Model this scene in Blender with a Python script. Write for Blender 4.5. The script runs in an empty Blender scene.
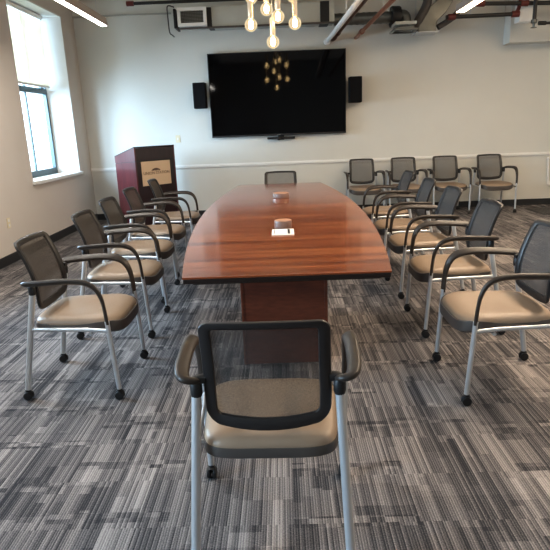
import bpy, bmesh, math, random
from mathutils import Vector, Matrix, noise
random.seed(7)
PI = math.pi
col = bpy.context.scene.collection
W, D, HC = -3.379, 9.77, 3.95       # left wall, back wall, ceiling
XR, YB = 5.9, -3.2                  # right wall, wall behind the camera

# ------------------------------------------------------------- materials
def new_mat(name):
    m = bpy.data.materials.new(name); m.use_nodes = True
    nt = m.node_tree; return m, nt, nt.nodes['Principled BSDF']

def pmat(name, colr, rough=0.5, metal=0.0, var=0.06, scale=12.0, bump=0.0, bscale=300.0, emit=None, es=0.0, coat=0.0, spec=None):
    m, nt, b = new_mat(name)
    tc = nt.nodes.new('ShaderNodeTexCoord')
    n = nt.nodes.new('ShaderNodeTexNoise'); n.inputs['Scale'].default_value = scale; n.inputs['Detail'].default_value = 4
    r = nt.nodes.new('ShaderNodeMapRange'); r.inputs[3].default_value = 1 - var; r.inputs[4].default_value = 1 + var
    mx = nt.nodes.new('ShaderNodeVectorMath'); mx.operation = 'SCALE'; mx.inputs[0].default_value = colr
    nt.links.new(tc.outputs['Object'], n.inputs['Vector']); nt.links.new(n.outputs['Fac'], r.inputs[0])
    nt.links.new(r.outputs[0], mx.inputs['Scale']); nt.links.new(mx.outputs[0], b.inputs['Base Color'])
    b.inputs['Roughness'].default_value = rough; b.inputs['Metallic'].default_value = metal
    b.inputs['Coat Weight'].default_value = coat
    if spec is not None: b.inputs['Specular IOR Level'].default_value = spec
    if emit: b.inputs['Emission Color'].default_value = (*emit, 1); b.inputs['Emission Strength'].default_value = es
    if bump:
        n2 = nt.nodes.new('ShaderNodeTexNoise'); n2.inputs['Scale'].default_value = bscale
        bp = nt.nodes.new('ShaderNodeBump'); bp.inputs['Strength'].default_value = bump; bp.inputs['Distance'].default_value = 0.002
        nt.links.new(tc.outputs['Object'], n2.inputs['Vector']); nt.links.new(n2.outputs['Fac'], bp.inputs['Height'])
        nt.links.new(bp.outputs[0], b.inputs['Normal'])
    return m

def wood_mat(name, dark, mid, light, sc, rough, coat, big=1.0):
    m, nt, b = new_mat(name)
    tc = nt.nodes.new('ShaderNodeTexCoord'); mp = nt.nodes.new('ShaderNodeMapping'); mp.inputs['Scale'].default_value = sc
    n = nt.nodes.new('ShaderNodeTexNoise'); n.inputs['Scale'].default_value = 1.0; n.inputs['Detail'].default_value = 7; n.inputs['Roughness'].default_value = .62
    n.inputs['Distortion'].default_value = .35
    cr = nt.nodes.new('ShaderNodeValToRGB'); e = cr.color_ramp.elements
    e[0].position = .3; e[0].color = (*dark, 1); e[1].position = .72; e[1].color = (*light, 1)
    x = e.new(.5); x.color = (*mid, 1)
    mp2 = nt.nodes.new('ShaderNodeMapping'); mp2.inputs['Scale'].default_value = tuple(s * 7 for s in sc)
    n2 = nt.nodes.new('ShaderNodeTexNoise'); n2.inputs['Scale'].default_value = 1.0; n2.inputs['Detail'].default_value = 3
    r = nt.nodes.new('ShaderNodeMapRange'); r.inputs[1].default_value = .3; r.inputs[2].default_value = .7; r.inputs[3].default_value = .78; r.inputs[4].default_value = 1.15
    mx = nt.nodes.new('ShaderNodeVectorMath'); mx.operation = 'SCALE'
    L = nt.links.new
    L(tc.outputs['Object'], mp.inputs[0]); L(mp.outputs[0], n.inputs['Vector']); L(n.outputs['Fac'], cr.inputs[0])
    L(tc.outputs['Object'], mp2.inputs[0]); L(mp2.outputs[0], n2.inputs['Vector']); L(n2.outputs['Fac'], r.inputs[0])
    L(cr.outputs[0], mx.inputs[0]); L(r.outputs[0], mx.inputs['Scale']); L(mx.outputs[0], b.inputs['Base Color'])
    b.inputs['Roughness'].default_value = rough; b.inputs['Coat Weight'].default_value = coat; b.inputs['Coat Roughness'].default_value = .12
    return m

def carpet_mat():
    m, nt, b = new_mat('carpet_tiles'); L = nt.links.new; N = nt.nodes.new
    tc = N('ShaderNodeTexCoord')
    def M(op, a, bb=None, c=None):
        n = N('ShaderNodeMath'); n.operation = op
        for i, v in enumerate((a, bb, c)):
            if v is None: continue
            if isinstance(v, (int, float)): n.inputs[i].default_value = v
            else: L(v, n.inputs[i])
        return n.outputs[0]
    sx = N('ShaderNodeSeparateXYZ'); L(tc.outputs['Object'], sx.inputs[0]); X, Y = sx.outputs[0], sx.outputs[1]
    def rnd(a, bb, seed):
        c = N('ShaderNodeCombineXYZ'); L(a, c.inputs[0]); L(bb, c.inputs[1]); c.inputs[2].default_value = seed
        w = N('ShaderNodeTexWhiteNoise'); w.noise_dimensions = '3D'; L(c.outputs[0], w.inputs['Vector']); return w.outputs['Value']
    def cells(w, h, seed, stagger=True):
        ci = M('FLOOR', M('DIVIDE', X, w))
        one = N('ShaderNodeValue'); one.outputs[0].default_value = seed
        off = rnd(ci, one.outputs[0], seed) if stagger else 0.0
        cj = M('FLOOR', M('ADD', M('DIVIDE', Y, h), off))
        return rnd(ci, cj, seed + .5), cj
    big, _ = cells(.5, .62, 1.3)
    strip, _ = cells(.125, .50, 2.1)
    thin, _ = cells(.042, .36, 5.7)
    # which blocks show the thin strips, which the wide
    pick, _ = cells(.23, .38, 9.2)
    sel = M('GREATER_THAN', pick, .52)
    tone = M('ADD', M('ADD', M('MULTIPLY', strip, .32), M('MULTIPLY', big, .18)), .155)
    tone = M('ADD', tone, M('MULTIPLY', M('MULTIPLY', M('SUBTRACT', thin, .5), sel), .42))
    # narrow cross bands of small blocks
    rowp, rowi = cells(.5, .36, 3.3)
    fy = M('FRACT', M('ADD', M('DIVIDE', Y, .36), rnd(M('FLOOR', M('DIVIDE', X, .5)), N('ShaderNodeValue').outputs[0], 4.4)))
    band = M('MULTIPLY', M('LESS_THAN', fy, .17), M('GREATER_THAN', rowp, .35))
    small = rnd(M('FLOOR', M('DIVIDE', X, .06)), M('FLOOR', M('DIVIDE', Y, .03)), 6.6)
    tone = M('ADD', M('MULTIPLY', tone, M('SUBTRACT', 1, M('MULTIPLY', band, .75))), M('MULTIPLY', M('MULTIPLY', small, band), .5))
    # fine ribs running away from the camera and loop speckle
    rib = M('SINE', M('MULTIPLY', X, 2 * PI / .0105))
    rk = rnd(M('FLOOR', M('DIVIDE', X, .0105)), M('FLOOR', M('DIVIDE', Y, .30)), 7.7)
    sp = N('ShaderNodeTexNoise'); sp.inputs['Scale'].default_value = 190; sp.inputs['Detail'].default_value = 2
    L(tc.outputs['Object'], sp.inputs['Vector'])
    lo = N('ShaderNodeTexNoise'); lo.inputs['Scale'].default_value = .9; lo.inputs['Detail'].default_value = 3; L(tc.outputs['Object'], lo.inputs['Vector'])
    tone = M('ADD', tone, M('MULTIPLY', rib, .15))
    tone = M('ADD', tone, M('MULTIPLY', M('SUBTRACT', rk, .5), .44))
    tone = M('ADD', tone, M('MULTIPLY', M('SUBTRACT', sp.outputs['Fac'], .5), .9))
    tone = M('ADD', tone, M('MULTIPLY', M('SUBTRACT', lo.outputs['Fac'], .5), .35))
    cr = N('ShaderNodeValToRGB'); L(tone, cr.inputs[0]); e = cr.color_ramp.elements
    e[0].position = 0.0; e[0].color = (.030, .030, .034, 1); e[1].position = 1.0; e[1].color = (.38, .345, .325, 1)
    x = e.new(.45); x.color = (.145, .132, .130, 1)
    L(cr.outputs[0], b.inputs['Base Color']); b.inputs['Roughness'].default_value = .95; b.inputs['Specular IOR Level'].default_value = .15
    bp = N('ShaderNodeBump'); bp.inputs['Strength'].default_value = .5; bp.inputs['Distance'].default_value = .003
    L(tone, bp.inputs['Height']); L(bp.outputs[0], b.inputs['Normal'])
    return m

def mix_transparent(name, colr, rough, fac, sheen=0):
    m, nt, b = new_mat(name); out = nt.nodes['Material Output']
    tc = nt.nodes.new('ShaderNodeTexCoord'); n = nt.nodes.new('ShaderNodeTexNoise'); n.inputs['Scale'].default_value = 260
    nt.links.new(tc.outputs['Object'], n.inputs['Vector'])
    r = nt.nodes.new('ShaderNodeMapRange'); r.inputs[1].default_value = .3; r.inputs[2].default_value = .7
    r.inputs[3].default_value = fac - .10; r.inputs[4].default_value = fac + .10
    nt.links.new(n.outputs['Fac'], r.inputs[0])
    b.inputs['Base Color'].default_value = (*colr, 1); b.inputs['Roughness'].default_value = rough
    b.inputs['Sheen Weight'].default_value = sheen
    t = nt.nodes.new('ShaderNodeBsdfTransparent'); mx = nt.nodes.new('ShaderNodeMixShader')
    # woven mesh closes up at grazing angles
    lw = nt.nodes.new('ShaderNodeLayerWeight'); lw.inputs[0].default_value = .35
    r2 = nt.nodes.new('ShaderNodeMath'); r2.operation = 'MULTIPLY_ADD'; r2.inputs[1].default_value = .55; r2.use_clamp = True
    nt.links.new(lw.outputs['Facing'], r2.inputs[0]); nt.links.new(r.outputs[0], r2.inputs[2])
    nt.links.new(r2.outputs[0], mx.inputs[0]); nt.links.new(t.outputs[0], mx.inputs[1]); nt.links.new(b.outputs[0], mx.inputs[2])
    nt.links.new(mx.outputs[0], out.inputs['Surface'])
    return m

def glass_mat():
    m, nt, b = new_mat('window_glass'); out = nt.nodes['Material Output']
    t = nt.nodes.new('ShaderNodeBsdfTransparent'); t.inputs[0].default_value = (.93, .97, .98, 1)
    g = nt.nodes.new('ShaderNodeBsdfGlossy'); g.inputs['Roughness'].default_value = .02
    mx = nt.nodes.new('ShaderNodeMixShader'); mx.inputs[0].default_value = .06
    nt.links.new(t.outputs[0], mx.inputs[1]); nt.links.new(g.outputs[0], mx.inputs[2]); nt.links.new(mx.outputs[0], out.inputs['Surface'])
    return m

def blind_mat():
    m, nt, b = new_mat('blind_fabric'); out = nt.nodes['Material Output']
    tc = nt.nodes.new('ShaderNodeTexCoord'); n = nt.nodes.new('ShaderNodeTexNoise'); n.inputs['Scale'].default_value = 6; n.inputs['Detail'].default_value = 6
    nt.links.new(tc.outputs['Object'], n.inputs['Vector'])
    cr = nt.nodes.new('ShaderNodeValToRGB'); cr.color_ramp.elements[0].color = (.66, .60, .50, 1); cr.color_ramp.elements[1].color = (.84, .79, .68, 1)
    nt.links.new(n.outputs['Fac'], cr.inputs[0])
    t = nt.nodes.new('ShaderNodeBsdfTranslucent'); mx = nt.nodes.new('ShaderNodeMixShader'); mx.inputs[0].default_value = .42
    nt.links.new(cr.outputs[0], b.inputs['Base Color']); nt.links.new(cr.outputs[0], t.inputs[0]); b.inputs['Roughness'].default_value = .9
    nt.links.new(b.outputs[0], mx.inputs[1]); nt.links.new(t.outputs[0], mx.inputs[2]); nt.links.new(mx.outputs[0], out.inputs['Surface'])
    return m

MT = dict(
    wall=pmat('wall_paint', (.645, .635, .59), .75, var=.03, scale=2.5, bump=.15, bscale=120),
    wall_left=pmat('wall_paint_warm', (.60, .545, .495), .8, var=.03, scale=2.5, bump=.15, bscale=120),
    reveal=pmat('reveal_paint', (.72, .72, .69), .7, var=.02),
    ceil=pmat('ceiling_paint', (.42, .42, .39), .9, var=.08, scale=1.5),
    trim=pmat('trim_paint', (.74, .73, .70), .45, var=.02),
    base=pmat('black_baseboard', (.022, .022, .024), .5),
    carpet=carpet_mat(),
    seat=pmat('tan_vinyl', (.255, .186, .130), .40, var=.07, scale=9, bump=.25, bscale=420),
    shell=pmat('taupe_shell', (.070, .060, .054), .42, var=.05),
    silver=pmat('silver_paint', (.56, .58, .60), .34, .55, var=.03),
    arm=pmat('dark_armrest', (.034, .026, .021), .42, var=.08, bump=.1, bscale=500, spec=.42),
    black=pmat('black_plastic', (.009, .009, .010), .5, var=.08),
    frame=pmat('back_frame_plastic', (.018, .016, .016), .42, var=.06),
    mesh=mix_transparent('back_mesh', (.058, .050, .045), .7, .57, 0),
    table=wood_mat('cherry_tabletop', (.095, .022, .009), (.255, .070, .023), (.47, .165, .055), (.42, 12.5, 12.5), .24, .6),
    tbase=wood_mat('cherry_base', (.10, .022, .010), (.155, .036, .016), (.20, .052, .024), (2.0, 2.0, 9.0), .35, .2),
    tedge=pmat('dark_table_edge', (.012, .006, .005), .35),
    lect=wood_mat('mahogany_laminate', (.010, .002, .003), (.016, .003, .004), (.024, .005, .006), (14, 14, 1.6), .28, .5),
    lside_lit=wood_mat('mahogany_side_lit', (.055, .008, .012), (.080, .013, .017), (.11, .02, .024), (14, 14, 1.6), .3, .5),  # lighter copy of the mahogany: window reflection painted into the side colour
    sign=pmat('tan_sign', (.62, .45, .30), .55, var=.04),
    ink=pmat('brown_ink', (.10, .055, .035), .6),
    screen=pmat('screen_glass', (.001, .001, .0015), .05, var=.0, spec=.16),
    speaker=pmat('speaker_black', (.006, .006, .007), .8, spec=.15),
    galv=pmat('galvanised_metal', (.15, .155, .145), .3, .7, var=.2, scale=5),
    duct=pmat('duct_paint', (.47, .48, .44), .6, .1, var=.12, scale=4),
    pipe=pmat('black_pipe', (.016, .015, .015), .45),
    red=pmat('red_fitting', (.13, .022, .018), .5),
    copper=pmat('copper_pipe', (.30, .125, .075), .42, .35, var=.15),
    brownpipe=pmat('brown_pipe', (.11, .055, .04), .5, .2, var=.2),
    white=pmat('white_enamel', (.80, .79, .76), .4, var=.02),
    cream=pmat('cream_plate', (.70, .62, .44), .45, var=.02),
    winframe=pmat('window_frame_paint', (.045, .075, .082), .4, var=.04),
    glass=glass_mat(), blind=blind_mat(),
    led=pmat('led_diffuser', (.9, .9, .9), .5, var=0, emit=(1.0, .95, .88), es=12),
    ledwarm=pmat('led_diffuser_warm', (.9, .9, .9), .5, var=0, emit=(1.0, .80, .52), es=11),
    ledbody=pmat('led_body', (.36, .31, .28), .4, .3),
    bulb=pmat('globe_bulb', (.9, .75, .5), .3, var=.2, scale=30, emit=(1.0, .66, .30), es=1.5),
    fil=pmat('filament', (1, .7, .3), .3, var=0, emit=(1.0, .72, .36), es=260),
    socket=pmat('brass_socket_glow', (.62, .52, .40), .35, .3, emit=(1.0, .75, .5), es=.25),  # weak emission paints the bulb's glow onto the socket
    paper=pmat('white_card', (.85, .82, .76), .5, var=.02),
    disc=pmat('tan_disc_wood', (.46, .25, .16), .4, var=.12),
    dside=pmat('disc_side', (.19, .12, .10), .4, var=.1),
    chrome=pmat('chrome_label', (.7, .7, .7), .2, .9),
    facade=pmat('far_facade', (.62, .66, .63), .9, var=.12, scale=1.2),
)
def bulb_glass():
    m, nt, b = new_mat('globe_glass'); out = nt.nodes['Material Output']
    t = nt.nodes.new('ShaderNodeBsdfTransparent'); t.inputs[0].default_value = (1, .95, .85, 1)
    e = nt.nodes.new('ShaderNodeEmission'); e.inputs[0].default_value = (1, .80, .50, 1); e.inputs[1].default_value = 1.0
    lw = nt.nodes.new('ShaderNodeLayerWeight'); lw.inputs[0].default_value = .4
    r = nt.nodes.new('ShaderNodeMapRange'); r.inputs[3].default_value = .28; r.inputs[4].default_value = 1.0
    n = nt.nodes.new('ShaderNodeTexNoise'); n.inputs['Scale'].default_value = 28; tc = nt.nodes.new('ShaderNodeTexCoord')
    nt.links.new(tc.outputs['Object'], n.inputs['Vector'])
    mx = nt.nodes.new('ShaderNodeMixShader')
    nt.links.new(lw.outputs['Facing'], r.inputs[0]); nt.links.new(r.outputs[0], mx.inputs[0])
    nt.links.new(t.outputs[0], mx.inputs[1]); nt.links.new(e.outputs[0], mx.inputs[2]); nt.links.new(mx.outputs[0], out.inputs['Surface'])
    return m
MT['globe'] = bulb_glass()

# ------------------------------------------------------------- helpers
def link(name, me, m, parent=None, smooth=False):
    o = bpy.data.objects.new(name, me); col.objects.link(o)
    for mm in (m if isinstance(m, (list, tuple)) else [m]): me.materials.append(mm)
    if parent: o.parent = parent
    if smooth:
        for p in me.polygons: p.use_smooth = True
    return o
def build(name, bm, m, parent=None, smooth=False, bevel=0, loc=None):
    bmesh.ops.recalc_face_normals(bm, faces=bm.faces)
    me = bpy.data.meshes.new(name); bm.to_mesh(me); bm.free()
    o = link(name, me, m, parent, smooth)
    if bevel:
        b = o.modifiers.new('bevel', 'BEVEL'); b.width = bevel; b.segments = 2; b.limit_method = 'ANGLE'
    if smooth:
        try: me.set_sharp_from_angle(angle=math.radians(40))
        except Exception: pass
    if loc: o.location = loc
    return o
def box(bm, x0, x1, y0, y1, z0, z1, mi=0):
    vs = [bm.verts.new((x, y, z)) for x in (x0, x1) for y in (y0, y1) for z in (z0, z1)]
    for f in ((0,1,3,2),(4,6,7,5),(0,4,5,1),(2,3,7,6),(0,2,6,4),(1,5,7,3)):
        fc = bm.faces.new([vs[i] for i in f]); fc.material_index = mi
def prism(bm, pts, z0, z1):
    a = [bm.verts.new((x, y, z0)) for x, y in pts]; b = [bm.verts.new((x, y, z1)) for x, y in pts]
    bm.faces.new(a); bm.faces.new(b)
    for i in range(len(pts)):
        j = (i + 1) % len(pts); bm.faces.new((a[i], a[j], b[j], b[i]))
def smooth_path(pts, n=6):
    P = [Vector(p) for p in pts]; out = []
    for i in range(len(P) - 1):
        p0 = P[max(i-1, 0)]; p1 = P[i]; p2 = P[i+1]; p3 = P[min(i+2, len(P)-1)]
        for k in range(n):
            t = k / n
            out.append(.5*((2*p1)+(p2-p0)*t+(2*p0-5*p1+4*p2-p3)*t*t+(3*p1-p0-3*p2+p3)*t**3))
    out.append(P[-1]); return out
def sweep(bm, path, rx, rz=None, seg=12, up=(0,0,1), cap=True, power=1.0, scales=None):
    """rx across, rz along the transported up direction"""
    rz = rx if rz is None else rz
    path = [Vector(p) for p in path]; up = Vector(up); rings = []
    for i, p in enumerate(path):
        t = (path[min(i+1, len(path)-1)] - path[max(i-1, 0)]).normalized()
        up = (up - t * up.dot(t))
        if up.length < 1e-5: up = t.orthogonal()
        up.normalize(); s = t.cross(up)
        k = scales[i] if scales else 1.0; ring = []
        for j in range(seg):
            a = 2*PI*(j+.5)/seg; c, sn = math.cos(a), math.sin(a)
            c = math.copysign(abs(c)**power, c); sn = math.copysign(abs(sn)**power, sn)
            ring.append(bm.verts.new(p + s*(c*rx*k) + up*(sn*rz*k)))
        rings.append(ring)
    for a, b in zip(rings, rings[1:]):
        for j in range(seg): bm.faces.new((a[j], a[(j+1)%seg], b[(j+1)%seg], b[j]))
    if cap: bm.faces.new(rings[0]); bm.faces.new(rings[-1])
def tube(bm, a, b, r, seg=14): sweep(bm, [a, b], r, seg=seg, up=(.123, .9, .2))
def lathe(bm, prof, center=(0,0,0), seg=24, axis='z'):
    cx = Vector(center); rings = []
    for r, h in prof:
        ring = []
        for j in range(seg):
            a = 2*PI*j/seg; v = Vector((r*math.cos(a), r*math.sin(a), h))
            if axis == 'x': v = Vector((v.z, v.x, v.y))
            if axis == 'y': v = Vector((v.x, v.z, v.y))
            ring.append(bm.verts.new(cx + v))
        rings.append(ring)
    for a, b in zip(rings, rings[1:]):
        for j in range(seg): bm.faces.new((a[j], a[(j+1)%seg], b[(j+1)%seg], b[j]))
    bm.faces.new(rings[0]); bm.faces.new(rings[-1])
def tag(o, label, cat, group=None):
    o['label'] = label; o['category'] = cat
    if group: o['group'] = group
    return o
def thing(name, label, cat, loc=(0,0,0), rz=0.0, group=None):
    o = bpy.data.objects.new(name, None); col.objects.link(o); o.empty_display_size = .1
    o.location = loc; o.rotation_euler = (0, 0, rz); return tag(o, label, cat, group)
def struct(o): o['kind'] = 'structure'; return o
def copy_tree(o, parent=None):
    c = o.copy(); col.objects.link(c)
    if parent: c.parent = parent
    for ch in [x for x in bpy.data.objects if x.parent == o]: copy_tree(ch, c)
    return c
def B(): return bmesh.new()

# ------------------------------------------------------------- room shell
bm = B(); box(bm, W-.4, XR+.3, YB-.3, D+.3, -.12, 0); struct(build('floor', bm, MT['carpet']))
bm = B(); box(bm, W-.4, XR+.3, YB-.3, D+.3, HC, HC+.15); struct(build('ceiling', bm, MT['ceil']))
bm = B(); box(bm, W-.4, XR+.3, D, D+.25, 0, HC)
struct(build('wall_back', bm, MT['wall']))
bm = B(); box(bm, XR, XR+.25, YB, D, 0, HC); struct(build('wall_right', bm, MT['wall']))
bm = B(); box(bm, W-.4, XR+.25, YB-.25, YB, 0, HC); struct(build('wall_front', bm, MT['wall']))
# left wall with deep splayed window openings
WO = W - .42
wins = [(7.42, 9.20), (3.30, 5.08), (-.70, 1.08)]
ZS, ZH = .90, 3.30
bm = B(); edges = [YB]
for a, b in sorted(wins): edges += [a, b]
edges.append(D)
for i in range(0, len(edges), 2): box(bm, WO, W, edges[i], edges[i+1], 0, HC)
for a, b in wins:
    box(bm, WO, W, a, b, 0, ZS-.03); box(bm, WO, W, a, b, ZH, HC)
struct(build('wall_left', bm, MT['wall_left']))
for k, (a, b) in enumerate(wins):
    n = k + 1
    # pale splayed linings of the opening
    bm = B()
    prism(bm, [(W-.002, b), (WO, b), (WO, b-.22)], ZS-.03, ZH)
    prism(bm, [(W-.002, a), (WO, a), (WO, a+.22)][::-1], ZS-.03, ZH)
    box(bm, WO, W-.002, a, b, ZH-.02, ZH-.001)
    rv = struct(build('window_%d' % n, bm, MT['reveal']))
    xg = W - .33
    bm = B(); y0, y1, z0, z1 = a+.17, b-.17, ZS+.01, ZH-.02
    w = .05
    box(bm, xg-.03, xg+.03, y0, y1, z0, z0+.09); box(bm, xg-.03, xg+.03, y0, y1, z1-.06, z1)
    box(bm, xg-.03, xg+.03, y0, y0+w, z0+.09, z1-.06); box(bm, xg-.03, xg+.03, y1-w, y1, z0+.09, z1-.06)
    box(bm, xg-.035, xg+.04, y0+w, y1-w, 2.13, 2.21)
    ym = (y0 + y1) / 2 + .0
    box(bm, xg-.014, xg+.014, ym-.016, ym+.016, z0+.09, 2.13); box(bm, xg-.014, xg+.014, ym-.016, ym+.016, 2.21, z1-.06)
    box(bm, xg+.03, xg+.07, y1-.30, y1-.2, 2.19, 2.25)
    build('window_frame', bm, MT['winframe'], rv, bevel=.004)
    bm = B(); box(bm, xg-.012, xg-.006, y0+w, y1-w, z0+.09, z1-.06); build('glass', bm, MT['glass'], rv)
    bm = B(); box(bm, xg-.06, W-.0005, a+.01, b-.01, ZS-.03, ZS+.012)
    box(bm, W+.0005, W+.05, a-.03, b+.03, ZS-.035, ZS+.012)
    build('window_sill', bm, MT['trim'], rv, bevel=.006)
    # roller blind
    bl = thing('roller_blind', ['cream roller blind half lowered in the deep window beside the lectern corner',
                                'cream roller blind half lowered in the middle window of the left wall',
                                'cream roller blind half lowered in the window nearest the viewer'][k], 'blind', (W-.235, (a+b)/2, 2.22), 0)
    hw = (b-a)/2 - .30
    bm = B(); box(bm, -.002, .002, -hw, hw+.08, .02, .98); build('blind_fabric', bm, MT['blind'], bl)
    bm = B(); box(bm, -.012, .012, -hw, hw+.08, 0, .03); build('bottom_bar', bm, MT['trim'], bl, bevel=.004)
    bm = B(); tube(bm, (0, -hw, 1.02), (0, hw+.08, 1.02), .035); build('roller', bm, MT['trim'], bl)

# chair rail and baseboards
bm = B(); sweep(bm, [(W+.002, D-.013, .885), (XR-.002, D-.013, .885)], .028, .014, seg=12, up=(0,-1,0)); box(bm, W+.002, XR-.002, D-.012, D-.0005, .85, .92)
struct(build('trim_1', bm, MT['trim']))
bm = B(); box(bm, W+.01, XR-.01, D-.014, D-.0005, .0, .105); box(bm, W+.01, XR-.01, D-.018, D-.014, 0, .02); struct(build('baseboard_back', bm, MT['base']))
bm = B(); box(bm, W+.0005, W+.014, YB+.01, D-.015, .0, .115); struct(build('baseboard_left', bm, MT['base']))
bm = B(); box(bm, XR-.014, XR-.0005, YB+.01, D-.015, .0, .105); struct(build('baseboard_right', bm, MT['base']))
# thin ledge high on the back wall and bulkhead at the right
bm = B(); box(bm, W+.002, -1.75, D-.03, D-.0005, 3.36, 3.385); struct(build('trim_2', bm, MT['ceil']))
bm = B(); box(bm, 3.73, XR-.002, 9.50, D-.001, 2.68, HC-.002); struct(build('trim_3', bm, MT['wall']))

# outside: pale facade far across the street
f = thing('building_facade', 'pale building across the street seen through the window', 'building', (-16, 9, -4))
bm = B(); box(bm, -1, 0, -9, 14, 0, 14); fb = build('wall', bm, MT['facade'], f)
for i in range(5):
    for j in range(3):
        bm = B(); y = -6.5 + i*4; z = 2.2 + j*4
        box(bm, 0, .06, y, y+1.6, z, z+2.2); build('window', bm, MT['winframe'], f)

# ------------------------------------------------------------- conference table
TX, TY0, TY1, TZ = -.018, 2.81, 7.68, .74
tb = thing('conference_table', 'long boat-shaped cherry wood conference table in the middle of the room', 'table', (TX, (TY0+TY1)/2, 0), math.radians(.55))
HL = (TY1 - TY0) / 2
def outline(inset=0.0, n=24):
    pts = []
    for i in range(n+1):
        t = -1 + 2*i/n; pts.append(((.562 + .18*(1 - t*t)) - inset, t*(HL - inset)))
    return pts + [(-x, y) for x, y in reversed(pts)]
bm = B(); prism(bm, outline(), TZ-.012, TZ); build('tabletop', bm, MT['table'], tb, bevel=.003)
bm = B(); prism(bm, outline(.003), TZ-.038, TZ-.0125); build('table_edge', bm, MT['tedge'], tb, bevel=.004)
bm = B(); prism(bm, outline(.05), TZ-.055, TZ-.0385); build('table_underside', bm, MT['tedge'], tb)
for y0 in (-HL + .50, HL - .50 - .95):
    bm = B(); box(bm, -.290, .260, y0, y0+.95, .0, TZ-.0555)
    for s in (-1, 1): box(bm, -.015+s*.276, -.015+s*.256, y0-.008, y0+.002, .0, TZ-.0555)
    build('pedestal_base', bm, MT['tbase'], tb, bevel=.004)

# things on the table
def puck(name, label, x, y, r, h, sidem, extra=None):
    t = thing(name, label, 'desk item', (x, y, TZ+.0005), 0)
    bm = B(); lathe(bm, [(r*.96, 0), (r, .004), (r, h-.006), (r*.97, h-.002)], seg=32); build('body', bm, sidem, t, smooth=True)
    bm = B(); lathe(bm, [(r*.97, h-.002), (r*.955, h), (r*.9, h), (.002, h-.001)], seg=32); build('lid', bm, MT['disc'], t, smooth=True)
    return t
puck('round_container', 'round brown container with a tan top behind the white card', -.008, 4.205, .068, .062, MT['dside'])
t = puck('round_container', 'round container with a silver label near the far end of the table', -.025, 6.10, .09, .055, MT['dside'])
bm = B()
for k in range(10):
    a0 = PI*1.02 + k*.085; r = .0915
    p = [Vector((r*math.cos(a), r*math.sin(a), z)) for a in (a0, a0+.085) for z in (.008, .046)]
    vs = [bm.verts.new(v) for v in p]; bm.faces.new((vs[0], vs[2], vs[3], vs[1]))
build('silver_label', bm, MT['chrome'], t)
t = thing('desk_card', 'white card with a black stripe lying on the table before the brown container', 'card', (-.010, 4.01, TZ+.0005), 0)
bm = B(); box(bm, -.082, .082, -.115, .115, 0, .006); build('card', bm, MT['paper'], t, bevel=.001)
bm = B(); box(bm, .035, .052, -.085, .090, .0062, .0075); build('black_stripe', bm, MT['black'], t)
bm = B(); box(bm, -.066, -.061, -.08, .085, .0062, .0068); build('grey_line', bm, MT['shell'], t)

# ------------------------------------------------------------- chairs
def back_pos(x, z, dy=0.0):
    v = (z - .535) / .39
    s = max(0.0, (v - .25) / .75)
    y = -.155 - .090 * s**1.6 - .024 * (1 - (x/.22)**2)
    return Vector((x, y + dy, z))
def back_outline(inset_s=0.0, inset_t=0.0, inset_b=0.0, r_t=.036, r_b=.052, k=10, m=9):
    """rounded rectangle, same number of points whatever the insets"""
    z0, z1 = .535 + inset_b, .925 - inset_t; w = .219 - inset_s
    cs = [(w-r_t, z1-r_t, 0, r_t), (-(w-r_t), z1-r_t, PI/2, r_t), (-(w-r_b), z0+r_b, PI, r_b), (w-r_b, z0+r_b, 1.5*PI, r_b)]
    pts = []
    for q, (cx, cz, a0, r) in enumerate(cs):
        arc = [(cx + r*math.cos(a0 + PI/2*i/m), cz + r*math.sin(a0 + PI/2*i/m)) for i in range(m+1)]
        pts += arc
        nx, nz, na, nr = cs[(q+1) % 4]; e = (nx + nr*math.cos(na), nz + nr*math.sin(na)); s0 = arc[-1]
        pts += [(s0[0]+(e[0]-s0[0])*i/k, s0[1]+(e[1]-s0[1])*i/k) for i in range(1, k)]
    out = []
    for x, z in pts:
        v = max(0, min(1, (z-.535)/.39)); f = 1 - .05*v - .03*max(0, (.3-v)/.3)
        lo = max(0, 1 - (z-.535)/.30)
        out.append((x*f, z - .030*(1-(x/.22)**2)*lo + .006*(1-(x/.22)**2)*v*v))
    return out
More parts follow.
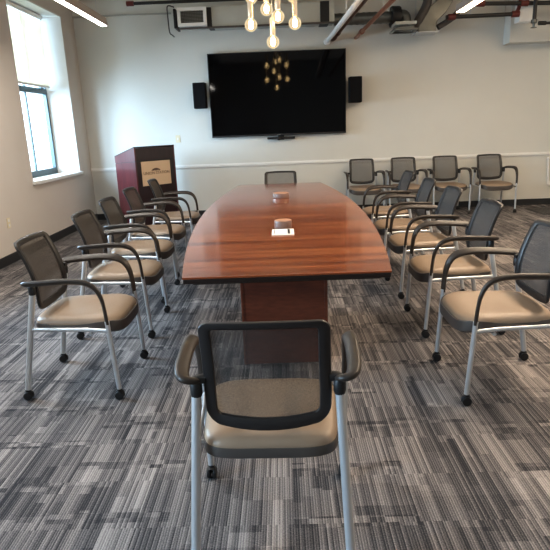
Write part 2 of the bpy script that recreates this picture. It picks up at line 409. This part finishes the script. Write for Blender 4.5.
def make_chair(scale=1.0):
    root = thing('mesh_back_chair', 'x', 'chair')
    # seat cushion
    def so(i, n, grow=0.0):
        a = 2*PI*i/n; c, s = math.cos(a), math.sin(a); e = .36 if s < 0 else .48
        cx = math.copysign(abs(c)**e, c); sy = math.copysign(abs(s)**e, s)
        y = .050 + sy*(.262+grow); hw = (.240 if y < -.1 else .240 + .022*min(1, (y+.1)/.3)) + grow
        return cx*hw, y
    n = 64; bm = B(); rings = []
    prof = [(.04, .488), (.35, .489), (.6, .492), (.8, .492), (.90, .487), (.96, .478), (.99, .463), (1.0, .448), (.985, .432)]
    for s, z in prof:
        ring = []
        for i in range(n):
            x, y = so(i, n); cy = .050
            px, py = x*s, cy + (y-cy)*s
            zz = z - (.022 if z > .47 else .040)*max(0, (py-.14)/.17)**2 - .004*(1-s)   # waterfall front
            ring.append(bm.verts.new((px, py, zz)))
        rings.append(ring)
    for a, b in zip(rings, rings[1:]):
        for j in range(n): bm.faces.new((a[j], a[(j+1)%n], b[(j+1)%n], b[j]))
    bm.faces.new(rings[0]); bm.faces.new(rings[-1])
    build('seat', bm, MT['seat'], root, smooth=True)
    bm = B(); rings = []
    for s, z, fr in [(.985, .449, .034), (1.006, .450, .034), (1.014, .440, .028), (1.008, .420, .006), (.95, .409, 0), (.5, .404, 0)]:
        ring = []
        for i in range(n):
            x, y = so(i, n); py = .050+(y-.050)*s
            ring.append(bm.verts.new((x*s, py, z - .040*max(0, (py-.14)/.17)**2 + fr*min(1, max(0, (y-.10)/.16)) + (.006 if (y < -.1 and z > .43) else 0))))
        rings.append(ring)
    for a, b in zip(rings, rings[1:]):
        for j in range(n): bm.faces.new((a[j], a[(j+1)%n], b[(j+1)%n], b[j]))
    bm.faces.new(rings[0]); bm.faces.new(rings[-1])
    build('seat_shell', bm, MT['shell'], root, smooth=True)
    # backrest frame
    A = back_outline(); I = back_outline(.042, .029, .044, .014, .018); n = len(A); bm = B(); rings = []
    for (ax, az), (ix, iz) in zip(A, I):
        ring = []
        for j in range(10):
            a = 2*PI*j/10; c, s = math.cos(a), math.sin(a)
            c = math.copysign(abs(c)**.7, c); s = math.copysign(abs(s)**.7, s)
            x = (ax+ix)/2 + (ax-ix)/2*c; z = (az+iz)/2 + (az-iz)/2*c
            ring.append(bm.verts.new(back_pos(x, z, s*.012)))
        rings.append(ring)
    for k in range(n):
        a, b = rings[k], rings[(k+1)%n]
        for j in range(10): bm.faces.new((a[j], a[(j+1)%10], b[(j+1)%10], b[j]))
    bk = build('backrest', bm, MT['frame'], root, smooth=True)
    bm = B(); rings = []
    cz = .73
    for s in (.02, .2, .4, .6, .8, .9, 1.0):
        rings.append([bm.verts.new(back_pos(x*s, cz+(z-cz)*s, .002)) for x, z in back_outline(.039, .026, .040, .014, .018)])
    for a, b in zip(rings, rings[1:]):
        for j in range(n): bm.faces.new((a[j], a[(j+1)%n], b[(j+1)%n], b[j]))
    bm.faces.new(rings[0]); build('mesh_panel', bm, MT['mesh'], bk, smooth=True)
    for s in (-1, 1):
        # arm: starts at the back bracket, sweeps out, forward and down to the front leg
        pth = smooth_path([(s*.232, -.158, .690), (s*.250, -.186, .698), (s*.278, -.183, .706), (s*.293, -.13, .713), (s*.300, -.03, .719), (s*.302, .06, .722),
                           (s*.302, .145, .714), (s*.301, .202, .684), (s*.300, .234, .625), (s*.299, .247, .55), (s*.2965, .252, .465)], 6)
        m_ = len(pth); sc = [min(1, .62+.38*i/14) if i < 14 else (1.0 if i < 38 else max(.62, 1 - .38*(i-38)/14)) for i in range(m_)]
        bm = B(); sweep(bm, pth, .0265, .0150, seg=14, power=.8, scales=sc)
        build('armrest', bm, MT['arm'], root, smooth=True)
        # bracket between rear leg top and backrest
        bm = B(); sweep(bm, smooth_path([(s*.240, -.168, .655), (s*.239, -.168, .682), (s*.234, -.166, .694), (s*.208, -.165, .695)], 4), .016, .018, seg=10)
        lathe(bm, [(.018, 0), (.021, .01), (.021, .045), (.015, .055)], (s*.2405, -.170, .635), 14)
        build('back_bracket', bm, MT['black'], root, smooth=True)
        def caster(x, y, par):
            bm = B()
            for q in (-1, 1):
                lathe(bm, [(.017, -.0075), (.0245, -.006), (.0262, 0), (.0245, .006), (.017, .0075)], (x+q*.0135, y, .0263), 20, 'x')
            tube(bm, (x-.014, y, .0263), (x+.014, y, .0263), .007)
            # hood over the wheels
            sweep(bm, [(x, y+.026*math.cos(a), .0285+.029*math.sin(a)) for a in [PI*k/8 for k in range(0, 7)]], .012, .004, seg=8, up=(0, 1, 0))
            lathe(bm, [(.012, 0), (.013, .012), (.010, .022)], (x, y-.002, .048), 12)
            build('caster', bm, MT['black'], par, smooth=True)
        bm = B(); sweep(bm, [(s*.2965, .252, .482), (s*.292, .276, .065)], .0135, seg=14, up=(0, 1, 0))
        lg = build('leg', bm, MT['silver'], root, smooth=True); caster(s*.292, .275, lg)
        bm = B(); sweep(bm, [(s*.2405, -.168, .655), (s*.268, -.272, .065)], .0165, seg=14, up=(0, 1, 0))
        lg = build('leg', bm, MT['silver'], root, smooth=True); caster(s*.2685, -.273, lg)
    bm = B()
    for s in (-1, 1): sweep(bm, [(s*.252, -.205, .430), (s*.262, -.1, .430), (s*.276, .13, .428), (s*.294, .252, .424)], .008, .012, seg=10)
    tube(bm, (-.262, -.1, .418), (.262, -.1, .418), .008); tube(bm, (-.272, .14, .400), (.272, .14, .400), .010)
    build('seat_frame', bm, MT['silver'], root, smooth=True)
    return root

proto = make_chair()
R = math.radians
GL, GR, GB = 'chairs along the left side of the table', 'chairs along the right side of the table', 'chairs against the back wall'
spots = [
 (-.070, 1.83, -1.0, 1, 'mesh-back chair seen from behind at the near end of the table', None),
 (-1.265, 3.17, -90, 1, 'mesh-back armchair nearest the viewer in the row left of the table', GL),
 (-1.30, 4.13, -90, 1, 'second mesh-back armchair from the viewer in the row left of the table', GL),
 (-1.375, 4.98, -91, 1, 'middle mesh-back armchair of the five left of the table', GL),
 (-1.41, 5.86, -92, 1, 'fourth mesh-back armchair left of the table, in front of the lectern', GL),
 (-1.385, 6.85, -90, 1, 'mesh-back armchair farthest from the viewer left of the table, overlapping the lectern sign', GL),
 (1.235, 2.985, 90, 1, 'mesh-back armchair nearest the viewer in the row right of the table', GR),
 (1.265, 3.97, 90, 1, 'second mesh-back armchair from the viewer in the row right of the table', GR),
 (1.28, 4.89, 91, 1, 'middle mesh-back armchair of the five right of the table', GR),
 (1.28, 5.72, 90, 1, 'fourth mesh-back armchair from the viewer right of the table', GR),
 (1.29, 6.70, 92, 1, 'mesh-back armchair farthest from the viewer right of the table', GR),
 (-.03, 8.02, 180, (1.14, 1, .93), 'mesh-back chair at the far end of the table below the television', None),
 (1.357, 9.25, 181, 1, 'leftmost of the four mesh-back chairs against the back wall', GB),
 (2.054, 9.25, 179, 1, 'second from the left of four mesh-back chairs against the back wall', GB),
 (2.765, 9.25, 180, 1, 'third from the left of four mesh-back chairs against the back wall', GB),
 (3.508, 9.24, 180, 1, 'rightmost of the four mesh-back chairs against the back wall', GB),
]
for i, (x, y, a, sc, lab, g) in enumerate(spots):
    o = proto if i == 0 else copy_tree(proto)
    if i == 0:
        pass
    o.location = (x, y, 0.001); o.rotation_euler = (0, 0, R(a)); o.scale = sc if isinstance(sc, tuple) else (sc,)*3; o['label'] = lab
    if g: o['group'] = g
    elif i: 
        if 'group' in o: del o['group']

# ------------------------------------------------------------- lectern
LW, LD = .74, .60
le = thing('lectern', 'dark mahogany lectern with a tan logo sign in the back left corner', 'lectern', (-2.25, 8.48, 0), R(46))
H1, H0 = 1.28, 1.13           # front (audience) edge and rear edge heights
def yz_prism(bm, pts, x0, x1):
    a = [bm.verts.new((x0, y, z)) for y, z in pts]; b = [bm.verts.new((x1, y, z)) for y, z in pts]
    bm.faces.new(a); bm.faces.new(b)
    for i in range(len(pts)):
        j = (i+1) % len(pts); bm.faces.new((a[i], a[j], b[j], b[i]))
for s in (0, 1):
    x0 = 0 if s == 0 else LW-.025
    bm = B(); yz_prism(bm, [(0, 0), (LD, 0), (LD, 1.03), (0, 1.065)], x0, x0+.025)
    yz_prism(bm, [(0, 1.073), (LD, 1.038), (LD, H0), (0, H1)], x0, x0+.025)
    build('side_panel', bm, MT['lside_lit'], le, bevel=.002)
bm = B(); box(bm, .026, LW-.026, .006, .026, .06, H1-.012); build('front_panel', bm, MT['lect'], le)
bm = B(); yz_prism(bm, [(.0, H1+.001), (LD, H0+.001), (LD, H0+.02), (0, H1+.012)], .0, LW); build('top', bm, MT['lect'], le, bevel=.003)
bm = B(); box(bm, .026, LW-.026, .03, LD-.01, .0, .06); build('plinth', bm, MT['black'], le)
bm = B(); yz_prism(bm, [(.004, 1.055), (LD-.004, 1.02), (LD-.004, 1.05), (.004, 1.085)], .006, LW-.006); build('gap_shade_strip', bm, MT['black'], le)  # black filler inside the open gap, painting its shade
for z in (.45, .80):
    bm = B(); box(bm, .026, LW-.026, .03, LD-.01, z, z+.02); build('shelf', bm, MT['lect'], le)
bm = B(); SX0, SX1, SZ0, SZ1 = .10, .63, .685, 1.060
box(bm, SX0, SX1, -.008, .005, SZ0, SZ1); sg = build('logo_sign', bm, MT['sign'], le, bevel=.002)
def text_mesh(body, size, par, loc, m, name='lettering', rot=(PI/2, 0, 0), ext=.001):
    cu = bpy.data.curves.new('t', 'FONT'); cu.body = body; cu.size = size; cu.align_x = 'CENTER'; cu.align_y = 'CENTER'; cu.extrude = ext
    to = bpy.data.objects.new('t', cu); col.objects.link(to); bpy.context.view_layer.update()
    me = bpy.data.meshes.new_from_object(to.evaluated_get(bpy.context.evaluated_depsgraph_get()))
    bpy.data.objects.remove(to); me.materials.clear()
    o = link(name, me, m, par); o.location = loc; o.rotation_euler = rot; return o
text_mesh('UNION STATION', .062, sg, ((SX0+SX1)/2, -.0095, .875), MT['ink'])
bm = B(); cx = (SX0+SX1)/2 - .01; pts = []
for i in range(13):
    t = -1 + i/6; pts.append((cx + t*.088, .918 + .034*(1-t*t)))
vs = [bm.verts.new((x, -.0095, z)) for x, z in pts]; bm.faces.new(vs)
for i in range(6): box(bm, cx-.075+i*.027, cx-.065+i*.027, -.0105, -.009, .905, .925)
build('emblem', bm, MT['ink'], sg)

# ------------------------------------------------------------- television, speakers
tv = thing('television', 'very large black wall-mounted television reflecting the hanging bulbs', 'television', (-.037, D, 1.363))
HWd, HT = 1.152, 1.355
bm = B(); box(bm, -.5, .5, -.045, -.0005, .35, 1.0); build('wall_mount', bm, MT['black'], tv)
bm = B(); box(bm, -HWd, HWd, -.10, -.046, 0, HT); build('casing', bm, MT['black'], tv, bevel=.005)
bm = B(); box(bm, -HWd+.012, HWd-.012, -.1015, -.1002, .028, HT-.012); build('screen', bm, MT['screen'], tv)
bm = B()
for i, w in enumerate((.010, .014, .010)): box(bm, -.028+i*.022, -.028+i*.022+w, -.103, -.1012, .007, .017)
build('maker_mark', bm, MT['chrome'], tv)
vb = thing('conference_camera', 'small black camera bar mounted under the television', 'camera', (.0, D, 1.29))
bm = B(); box(bm, -.24, .24, -.11, -.03, 0.012, .05); build('bar', bm, MT['black'], vb, bevel=.012)
bm = B(); lathe(bm, [(.02, -.150), (.034, -.135), (.034, -.06), (.02, -.05)], (-.04, 0, .028), 20, 'y'); build('lens', bm, MT['frame'], vb, smooth=True)
bm = B(); box(bm, -.05, .05, -.05, -.0005, .0, .0725); build('bracket', bm, MT['black'], vb)
for x, z, lab, rz in ((-1.335, 1.85, 'small black loudspeaker on the wall left of the television', 8), (1.255, 1.85, 'small black loudspeaker on the wall right of the television', -10)):
    sp = thing('wall_speaker', lab, 'speaker', (x, D, z), 0, 'loudspeakers beside the television')
    bm = B(); box(bm, -.105, .105, -.29, -.09, 0, .41)
    c = build('cabinet', bm, MT['speaker'], sp, bevel=.012); 
    bm = B(); box(bm, -.095, .095, -.298, -.291, .015, .395); build('grille', bm, MT['speaker'], sp, bevel=.003)
    bm = B(); box(bm, -.03, .03, -.09, -.0005, .15, .26); build('bracket', bm, MT['black'], sp)

# switch and outlet, wall items
sw = thing('light_switch', 'cream light switch on the back wall above the lectern', 'switch', (-1.80, D, 1.366))
bm = B(); box(bm, -.04, .04, -.008, -.0005, -.062, .062); build('plate', bm, MT['cream'], sw, bevel=.003)
bm = B(); box(bm, -.008, .008, -.016, -.0085, -.02, .02); build('toggle', bm, MT['white'], sw)
ou = thing('wall_outlet', 'cream electrical outlet low on the left wall', 'outlet', (W, 6.58, .488))
bm = B(); box(bm, .0005, .007, -.04, .04, -.062, .062); build('plate', bm, MT['cream'], ou, bevel=.003)
for z in (-.028, .028):
    bm = B(); box(bm, .0072, .010, -.018, .018, z-.016, z+.016); build('socket', bm, MT['trim'], ou, bevel=.003)
wh = thing('wall_bracket', 'white metal bracket on the back wall at the right edge of the picture', 'bracket', (4.69, D, .36))
bm = B(); sweep(bm, smooth_path([(-.06, -.05, .44), (-.045, -.05, .25), (-.03, -.05, .02), (.0, -.05, .0), (.25, -.05, .0)], 5), .014, .02, seg=10); build('arm', bm, MT['white'], wh, smooth=True)
bm = B(); box(bm, .0, .25, -.045, -.0005, -.03, .05); build('mounting_plate', bm, MT['white'], wh)
bm = B(); lathe(bm, [(.022, 0), (.026, .02), (.014, .035)], (-.06, -.05, .43), 14); build('knob', bm, MT['white'], wh, smooth=True)
fv = thing('floor_register', 'dark slatted floor register near the back wall at the right edge', 'vent', (4.54, 9.03, .0005))
bm = B(); box(bm, -.40, .6, -.36, .36, 0, .006); build('frame', bm, MT['base'], fv, bevel=.002)
bm = B()
for i in range(16): box(bm, -.36+i*.06, -.335+i*.06, -.33, .33, .0062, .011)
build('slats', bm, MT['shell'], fv)

# ------------------------------------------------------------- overhead
def led(x, y1, label, hw=.031, dm='led'):
    t = thing('linear_pendant_light', label, 'light', (x, y1, 2.75))
    Ln = 6.0
    bm = B(); box(bm, -hw-.004, hw+.004, -Ln, 0, .0, .085); build('housing', bm, MT['ledbody'], t, bevel=.003)
    bm = B(); box(bm, -hw, hw, -Ln+.01, -.01, -.006, -.0005); build('diffuser', bm, MT[dm], t)
    for y in (-.25, -2.1, -4.0, -5.75):
        bm = B(); tube(bm, (0, y, .086), (0, y, HC-2.75-.001), .0025, 6); build('cable', bm, MT['silver'], t)
led(-2.08, 7.08, 'long linear pendant light hanging over the left row of chairs')
led(2.19, 7.15, 'long linear pendant light hanging over the right row of chairs', .046, 'ledwarm')

# globe bulbs hanging above the table
for (x, y, z, sc_, lab) in (
    (-.279, 6.2, 2.545, 1, 'leftmost glowing globe bulb hanging above the table'),
    (-.112, 6.33, 2.715, 1, 'glowing globe bulb at the upper centre left of the cluster, cut by the frame top'),
    (.007, 6.12, 2.600, 1, 'glowing globe bulb just right of the centre of the cluster'),
    (.183, 6.2, 2.545, 1, 'rightmost glowing globe bulb hanging above the table'),
    (-.054, 6.2, 2.372, 1, 'lowest glowing globe bulb of the hanging cluster'),
    (-.27, 6.35, 2.84, 1, 'higher globe bulb at the back left of the hanging cluster'),
    (.17, 6.35, 2.84, 1, 'higher globe bulb at the back right of the hanging cluster'),
    (-.09, 6.1, 2.93, 1, 'topmost globe bulb left of the cluster centre'),
    (.02, 6.3, 2.95, 1, 'topmost globe bulb right of the cluster centre')):
    t = thing('pendant_bulb', lab, 'light', (x, y, z), 0, 'globe bulbs hanging above the table')
    r = .066
    bm = B(); lathe(bm, [(r*math.sin(a), -r*math.cos(a)) for a in [PI*(.03+k*.87/14) for k in range(15)]] + [(.022, .068)], seg=24); g_ = build('globe', bm, MT['globe'], t, smooth=True)
    bm = B()
    for k in range(6):
        a = k*PI/3; sweep(bm, smooth_path([(0, 0, .05), (.022*math.cos(a), .022*math.sin(a), .02), (.018*math.cos(a), .018*math.sin(a), -.03), (0, 0, -.036)], 3), .0012, seg=5)
    build('filament', bm, MT['fil'], g_)
    bm = B(); lathe(bm, [(.024, .066), (.028, .072), (.028, .22), (.024, .23), (.006, .24)], seg=18); build('socket', bm, MT['socket'], t, smooth=True)
    bm = B(); tube(bm, (0, 0, .24), (0, 0, HC - z - .001), .003, 6); build('cord', bm, MT['white'], t)

# ductwork
du = thing('rectangular_duct', 'long flat painted sheet metal duct high along the back wall above the television', 'duct', (0, 9.30, 0))
bm = B(); box(bm, -1.02, .88, -.16, .24, 3.045, 3.33); build('duct_body', bm, MT['duct'], du, bevel=.006)
bm = B(); box(bm, -1.52, .90, -.20, -.165, 3.012, 3.038); build('lower_rail', bm, MT['shell'], du)
for x in (-1.06, -1.585):
    bm = B(); box(bm, x-.03 if x > -1.2 else x-.02, x+.06 if x > -1.2 else x+.02, -.16, .2, 3.04, 3.32); build('flex_collar', bm, MT['black'], du, bevel=.01)
bm = B(); box(bm, .45, .60, -.163, .243, 3.04, 3.333); build('seam_band', bm, MT['duct'], du)
bm = B(); box(bm, .66, .80, -.166, .245, 3.035, 3.336); build('dark_collar', bm, MT['black'], du)
gr = thing('air_grille', 'white framed supply air grille at the left end of the duct', 'vent', (-1.31, 9.22, 3.03))
bm = B(); x0, x1, z0, z1 = -.225, .225, .02, .29
box(bm, x0, x1, -.14, -.10, z0, z0+.05); box(bm, x0, x1, -.14, -.10, z1-.05, z1); box(bm, x0, x0+.05, -.14, -.10, z0+.05, z1-.05); box(bm, x1-.05, x1, -.14, -.10, z0+.05, z1-.05)
build('frame', bm, MT['white'], gr, bevel=.004)
bm = B(); box(bm, x0+.01, x1-.01, -.098, .25, z0+.005, z1-.005); build('backing', bm, MT['duct'], gr)
bm = B()
for i in range(9): box(bm, x0+.052, x1-.052, -.125, -.1, z0+.06+i*.02, z0+.066+i*.02)
for i in range(13): box(bm, x0+.06+i*.026, x0+.064+i*.026, -.13, -.126, z0+.05, z1-.05)
build('louvres', bm, MT['shell'], gr)
hb = thing('duct_hanger', 'bent metal duct hanger at the left end of the duct', 'bracket', (-1.70, 9.25, 2.96))
bm = B(); sweep(bm, smooth_path([(.10, 0, .40), (0, 0, .42), (-.01, 0, .3), (.0, 0, .05), (.04, 0, .0), (.07, 0, -.03)], 5), .014, .01, seg=8)
build('strap', bm, MT['shell'], hb, smooth=True)
bm = B(); tube(bm, (.10, 0, .40), (.10, 0, HC-2.96-.001), .006, 8); build('rod', bm, MT['silver'], hb)

sd = thing('spiral_duct', 'round galvanised spiral duct beyond the brown pipe, right of the flat duct', 'duct', (0, 9.45, 3.12))
bm = B(); pr = []
for i in range(30):
    x = .90 + i*.9/29; pr.append((.088 + (.006 if i % 3 == 0 else 0), x))
lathe(bm, pr, seg=24, axis='x'); build('duct_body', bm, MT['galv'], sd, smooth=True)
bm = B(); lathe(bm, [(.155, 1.80), (.16, 1.82), (.16, 1.93), (.15, 1.95)], seg=24, axis='x'); build('black_collar', bm, MT['black'], sd, smooth=True)
bm = B(); pth = smooth_path([(1.90, 0, .02), (1.96, 0, .02), (2.02, -.01, .0), (2.04, -.02, -.09)], 5); sweep(bm, pth, .09, seg=20); build('elbow', bm, MT['galv'], sd, smooth=True)
df = thing('ceiling_diffuser', 'square metal diffuser hanging below the spiral duct elbow', 'vent', (1.96, 9.2, 2.86))
bm = B()
for k, (s, z) in enumerate(((.17, 0), (.115, .03), (.06, .05))):
    for q in (-1, 1):
        box(bm, -s, s, q*s-.02, q*s+.02, z, z+.03); box(bm, q*s-.02, q*s+.02, -s, s, z, z+.03)
build('louvre_frames', bm, MT['galv'], df, bevel=.004)
bm = B(); box(bm, -.16, .16, -.16, .16, .085, .13); build('plenum', bm, MT['duct'], df)
tr = thing('transition_duct', 'sloping galvanised transition duct beside the right pendant light', 'duct', (2.37, 9.46, 2.87))
bm = B(); sweep(bm, smooth_path([(-.01, 0, .0), (.0, 0, .12), (.06, 0, .24), (.20, 0, .36), (.30, .0, .50)], 6), .205, .20, seg=4, up=(0, 1, 0), scales=[1 - .012*i for i in range(25)])
build('body', bm, MT['galv'], tr, bevel=.01)
bm = B(); box(bm, -.19, .17, -.19, .19, -.014, -.001); build('lower_flange', bm, MT['silver'], tr, bevel=.003)
bm = B(); sweep(bm, smooth_path([(-.2, -.05, .05), (-.13, -.1, .2), (-.02, -.1, .42), (.0, -.1, .7)], 5), .07, seg=14); build('dark_hose', bm, MT['shell'], tr, smooth=True)
for x, y in ((-.15, .1), (.25, .1)):
    bm = B(); tube(bm, (x, y, .2), (x, y, HC-2.87-.001), .006, 6); build('hanger_rod', bm, MT['silver'], tr)
bm = B(); sweep(bm, smooth_path([(.16, -.1, .06), (.4, -.08, .2), (.55, -.05, .38)], 4), .045, seg=10); build('flex_hose', bm, MT['shell'], tr, smooth=True)

# pipes along the ceiling
def piper(label, p0, p1, r, m, name='ceiling_pipe', fit=(), fm=None, hang=()):
    t = thing(name, label, 'pipe', p0); p0 = Vector(p0); d = Vector(p1) - p0
    bm = B(); sweep(bm, [(0, 0, 0), d], r, seg=16, up=(.1, .2, 1)); build('pipe', bm, m, t, smooth=True)
    for f_ in fit:
        c = d*f_; dn = d.normalized(); bm = B(); sweep(bm, [c-dn*.055, c-dn*.04, c+dn*.04, c+dn*.055], r*1.5, seg=14, up=(.1, .2, 1)); build('coupling', bm, fm or m, t, smooth=True)
    for f_ in hang:
        c = d*f_; bm = B(); tube(bm, (c.x, c.y, c.z+r), (c.x, c.y, HC - p0.z - .001), .005, 6); build('hanger_rod', bm, MT['silver'], t)
    return t
piper('thick white pipe running from the back wall above the television towards the viewer', (.80, D-.001, 2.83), (1.07, 2.5, 2.83), .036, MT['white'], fit=(.02,), fm=MT['white'], hang=(.3, .7))
piper('dark brown pipe running just right of the white pipe', (.905, D-.001, 2.87), (1.165, 2.5, 2.87), .028, MT['brownpipe'], fit=(.03, .09), fm=MT['brownpipe'], hang=(.32, .72))
piper('copper coloured pipe running out from the back wall right of the white pipe', (1.29, D-.001, 2.885), (1.46, 2.5, 2.885), .028, MT['copper'], fit=(.08,), fm=MT['copper'], hang=(.31, .71))
piper('black sprinkler pipe with a red end coupling high on the back wall at left', (-2.23, 9.05, 3.395), (1.4, 9.05, 3.395), .024, MT['pipe'], 'sprinkler_pipe', fit=(.0, .55), fm=MT['red'], hang=(.2, .8))
piper('upper black sprinkler pipe with red couplings at the top right corner', (3.08, 9.05, 3.19), (5.5, 9.05, 3.12), .030, MT['pipe'], 'sprinkler_pipe', fit=(.0, .27, .62), fm=MT['red'], hang=(.3, .8))
t = piper('short lower black sprinkler pipe with a red elbow near the right pendant light', (2.60, 9.17, 3.04), (3.66, 9.17, 3.045), .030, MT['pipe'], 'sprinkler_pipe', fit=(.08, 1.0), fm=MT['red'], hang=(.35,))
bm = B(); sweep(bm, smooth_path([(1.02, 0, .0), (1.09, 0, .05), (1.12, .0, .16), (1.13, .0, .27)], 4), .030, seg=12); build('red_elbow', bm, MT['red'], t, smooth=True)
piper('slim black sprinkler branch in front of the right bulkhead', (4.05, 9.1, 2.89), (5.6, 9.1, 2.87), .020, MT['pipe'], 'sprinkler_pipe', fit=(.0,), fm=MT['pipe'], hang=(.5,))
dp = thing('sprinkler_drop', 'vertical black sprinkler drop with a red tee in front of the white box', 'sprinkler', (3.86, 8.95, 2.80))
bm = B(); tube(bm, (0, 0, .08), (0, 0, HC-2.80-.001), .028); build('pipe', bm, MT['pipe'], dp, smooth=True)
bm = B(); lathe(bm, [(.04, .42), (.05, .44), (.05, .56), (.04, .58)], seg=14); build('red_tee', bm, MT['red'], dp, smooth=True)
bm = B(); lathe(bm, [(.022, 0), (.045, .005), (.045, .012), (.015, .02), (.02, .06), (.045, .075), (.045, .12)], seg=16); build('sprinkler_head', bm, MT['galv'], dp, smooth=True)
wb = thing('white_wall_box', 'white rectangular box hanging under the ceiling at the upper right', 'box', (3.84, 9.25, 2.93))
bm = B(); box(bm, -.12, .09, -.1, .1, 0, .42); build('cabinet', bm, MT['white'], wb, bevel=.008)
bm = B(); box(bm, -.10, .07, -.106, -.1002, .03, .39); build('cover', bm, MT['white'], wb, bevel=.003)
bm = B(); tube(bm, (0, 0, .42), (0, 0, HC-2.93-.001), .008, 8); build('hanger_rod', bm, MT['silver'], wb)

# ------------------------------------------------------------- light
def area(name, loc, rot, sx, sy, power, colr, spread=PI):
    l = bpy.data.lights.new(name, 'AREA'); l.shape = 'RECTANGLE'; l.size = sx; l.size_y = sy; l.energy = power; l.color = colr; l.spread = spread
    o = bpy.data.objects.new(name, l); col.objects.link(o); o.location = loc; o.rotation_euler = rot; return o
wd = bpy.data.worlds.new('world'); bpy.context.scene.world = wd; wd.use_nodes = True
bg = wd.node_tree.nodes['Background']; bg.inputs[0].default_value = (.80, .90, 1.0, 1); bg.inputs[1].default_value = 3.5
for k, (a, b) in enumerate(wins):      # daylight entering by each window, outside the glass
    area('window_daylight_%d' % k, (WO-1.5, (a+b)/2 - (.9 if k == 0 else 0), 2.3), (0, -PI/2 + .12, 0), 2.6, 2.6, (900, 1150, 1350)[k], (.58, .78, 1.0))
# pendants, added overhead fill standing in for ceiling bounce, warm light at right
area('pendant_light_left', (-2.08, 4.1, 2.735), (0, 0, 0), .06, 5.8, 85, (1.0, .93, .84))
area('pendant_light_right', (2.19, 4.1, 2.735), (0, 0, 0), .06, 5.8, 135, (1.0, .80, .60))
area('ceiling_bounce', (1.2, 2.5, 3.85), (0, 0, 0), 6.5, 9, 80, (1.0, .93, .85))
area('right_side_lamps', (4.4, 5.2, 3.6), (0, R(12), 0), 2.0, 5, 110, (1.0, .74, .48))

# ------------------------------------------------------------- camera
cam = bpy.data.cameras.new('camera'); co = bpy.data.objects.new('camera', cam); col.objects.link(co)
F, p, ro, ya = 544.5, .2646, .038, -.0204
cam.sensor_fit = 'HORIZONTAL'; cam.sensor_width = 36; cam.lens = 36*F/550; cam.clip_start = .05; cam.clip_end = 200
fw = Vector((math.sin(ya)*math.cos(p), math.cos(ya)*math.cos(p), -math.sin(p)))
rt = Vector((math.cos(ya), -math.sin(ya), 0)); up = rt.cross(fw)
c, s = math.cos(ro), math.sin(ro)
r2 = rt*c - up*s; u2 = up*c + rt*s
mw = Matrix((( r2.x, u2.x, -fw.x, 0), (r2.y, u2.y, -fw.y, 0), (r2.z, u2.z, -fw.z, 1.5), (0, 0, 0, 1)))
co.matrix_world = mw
sc = bpy.context.scene; sc.camera = co
sc.view_settings.view_transform = 'Standard'; sc.view_settings.look = 'None'; sc.view_settings.exposure = 0.17; sc.view_settings.gamma = .89
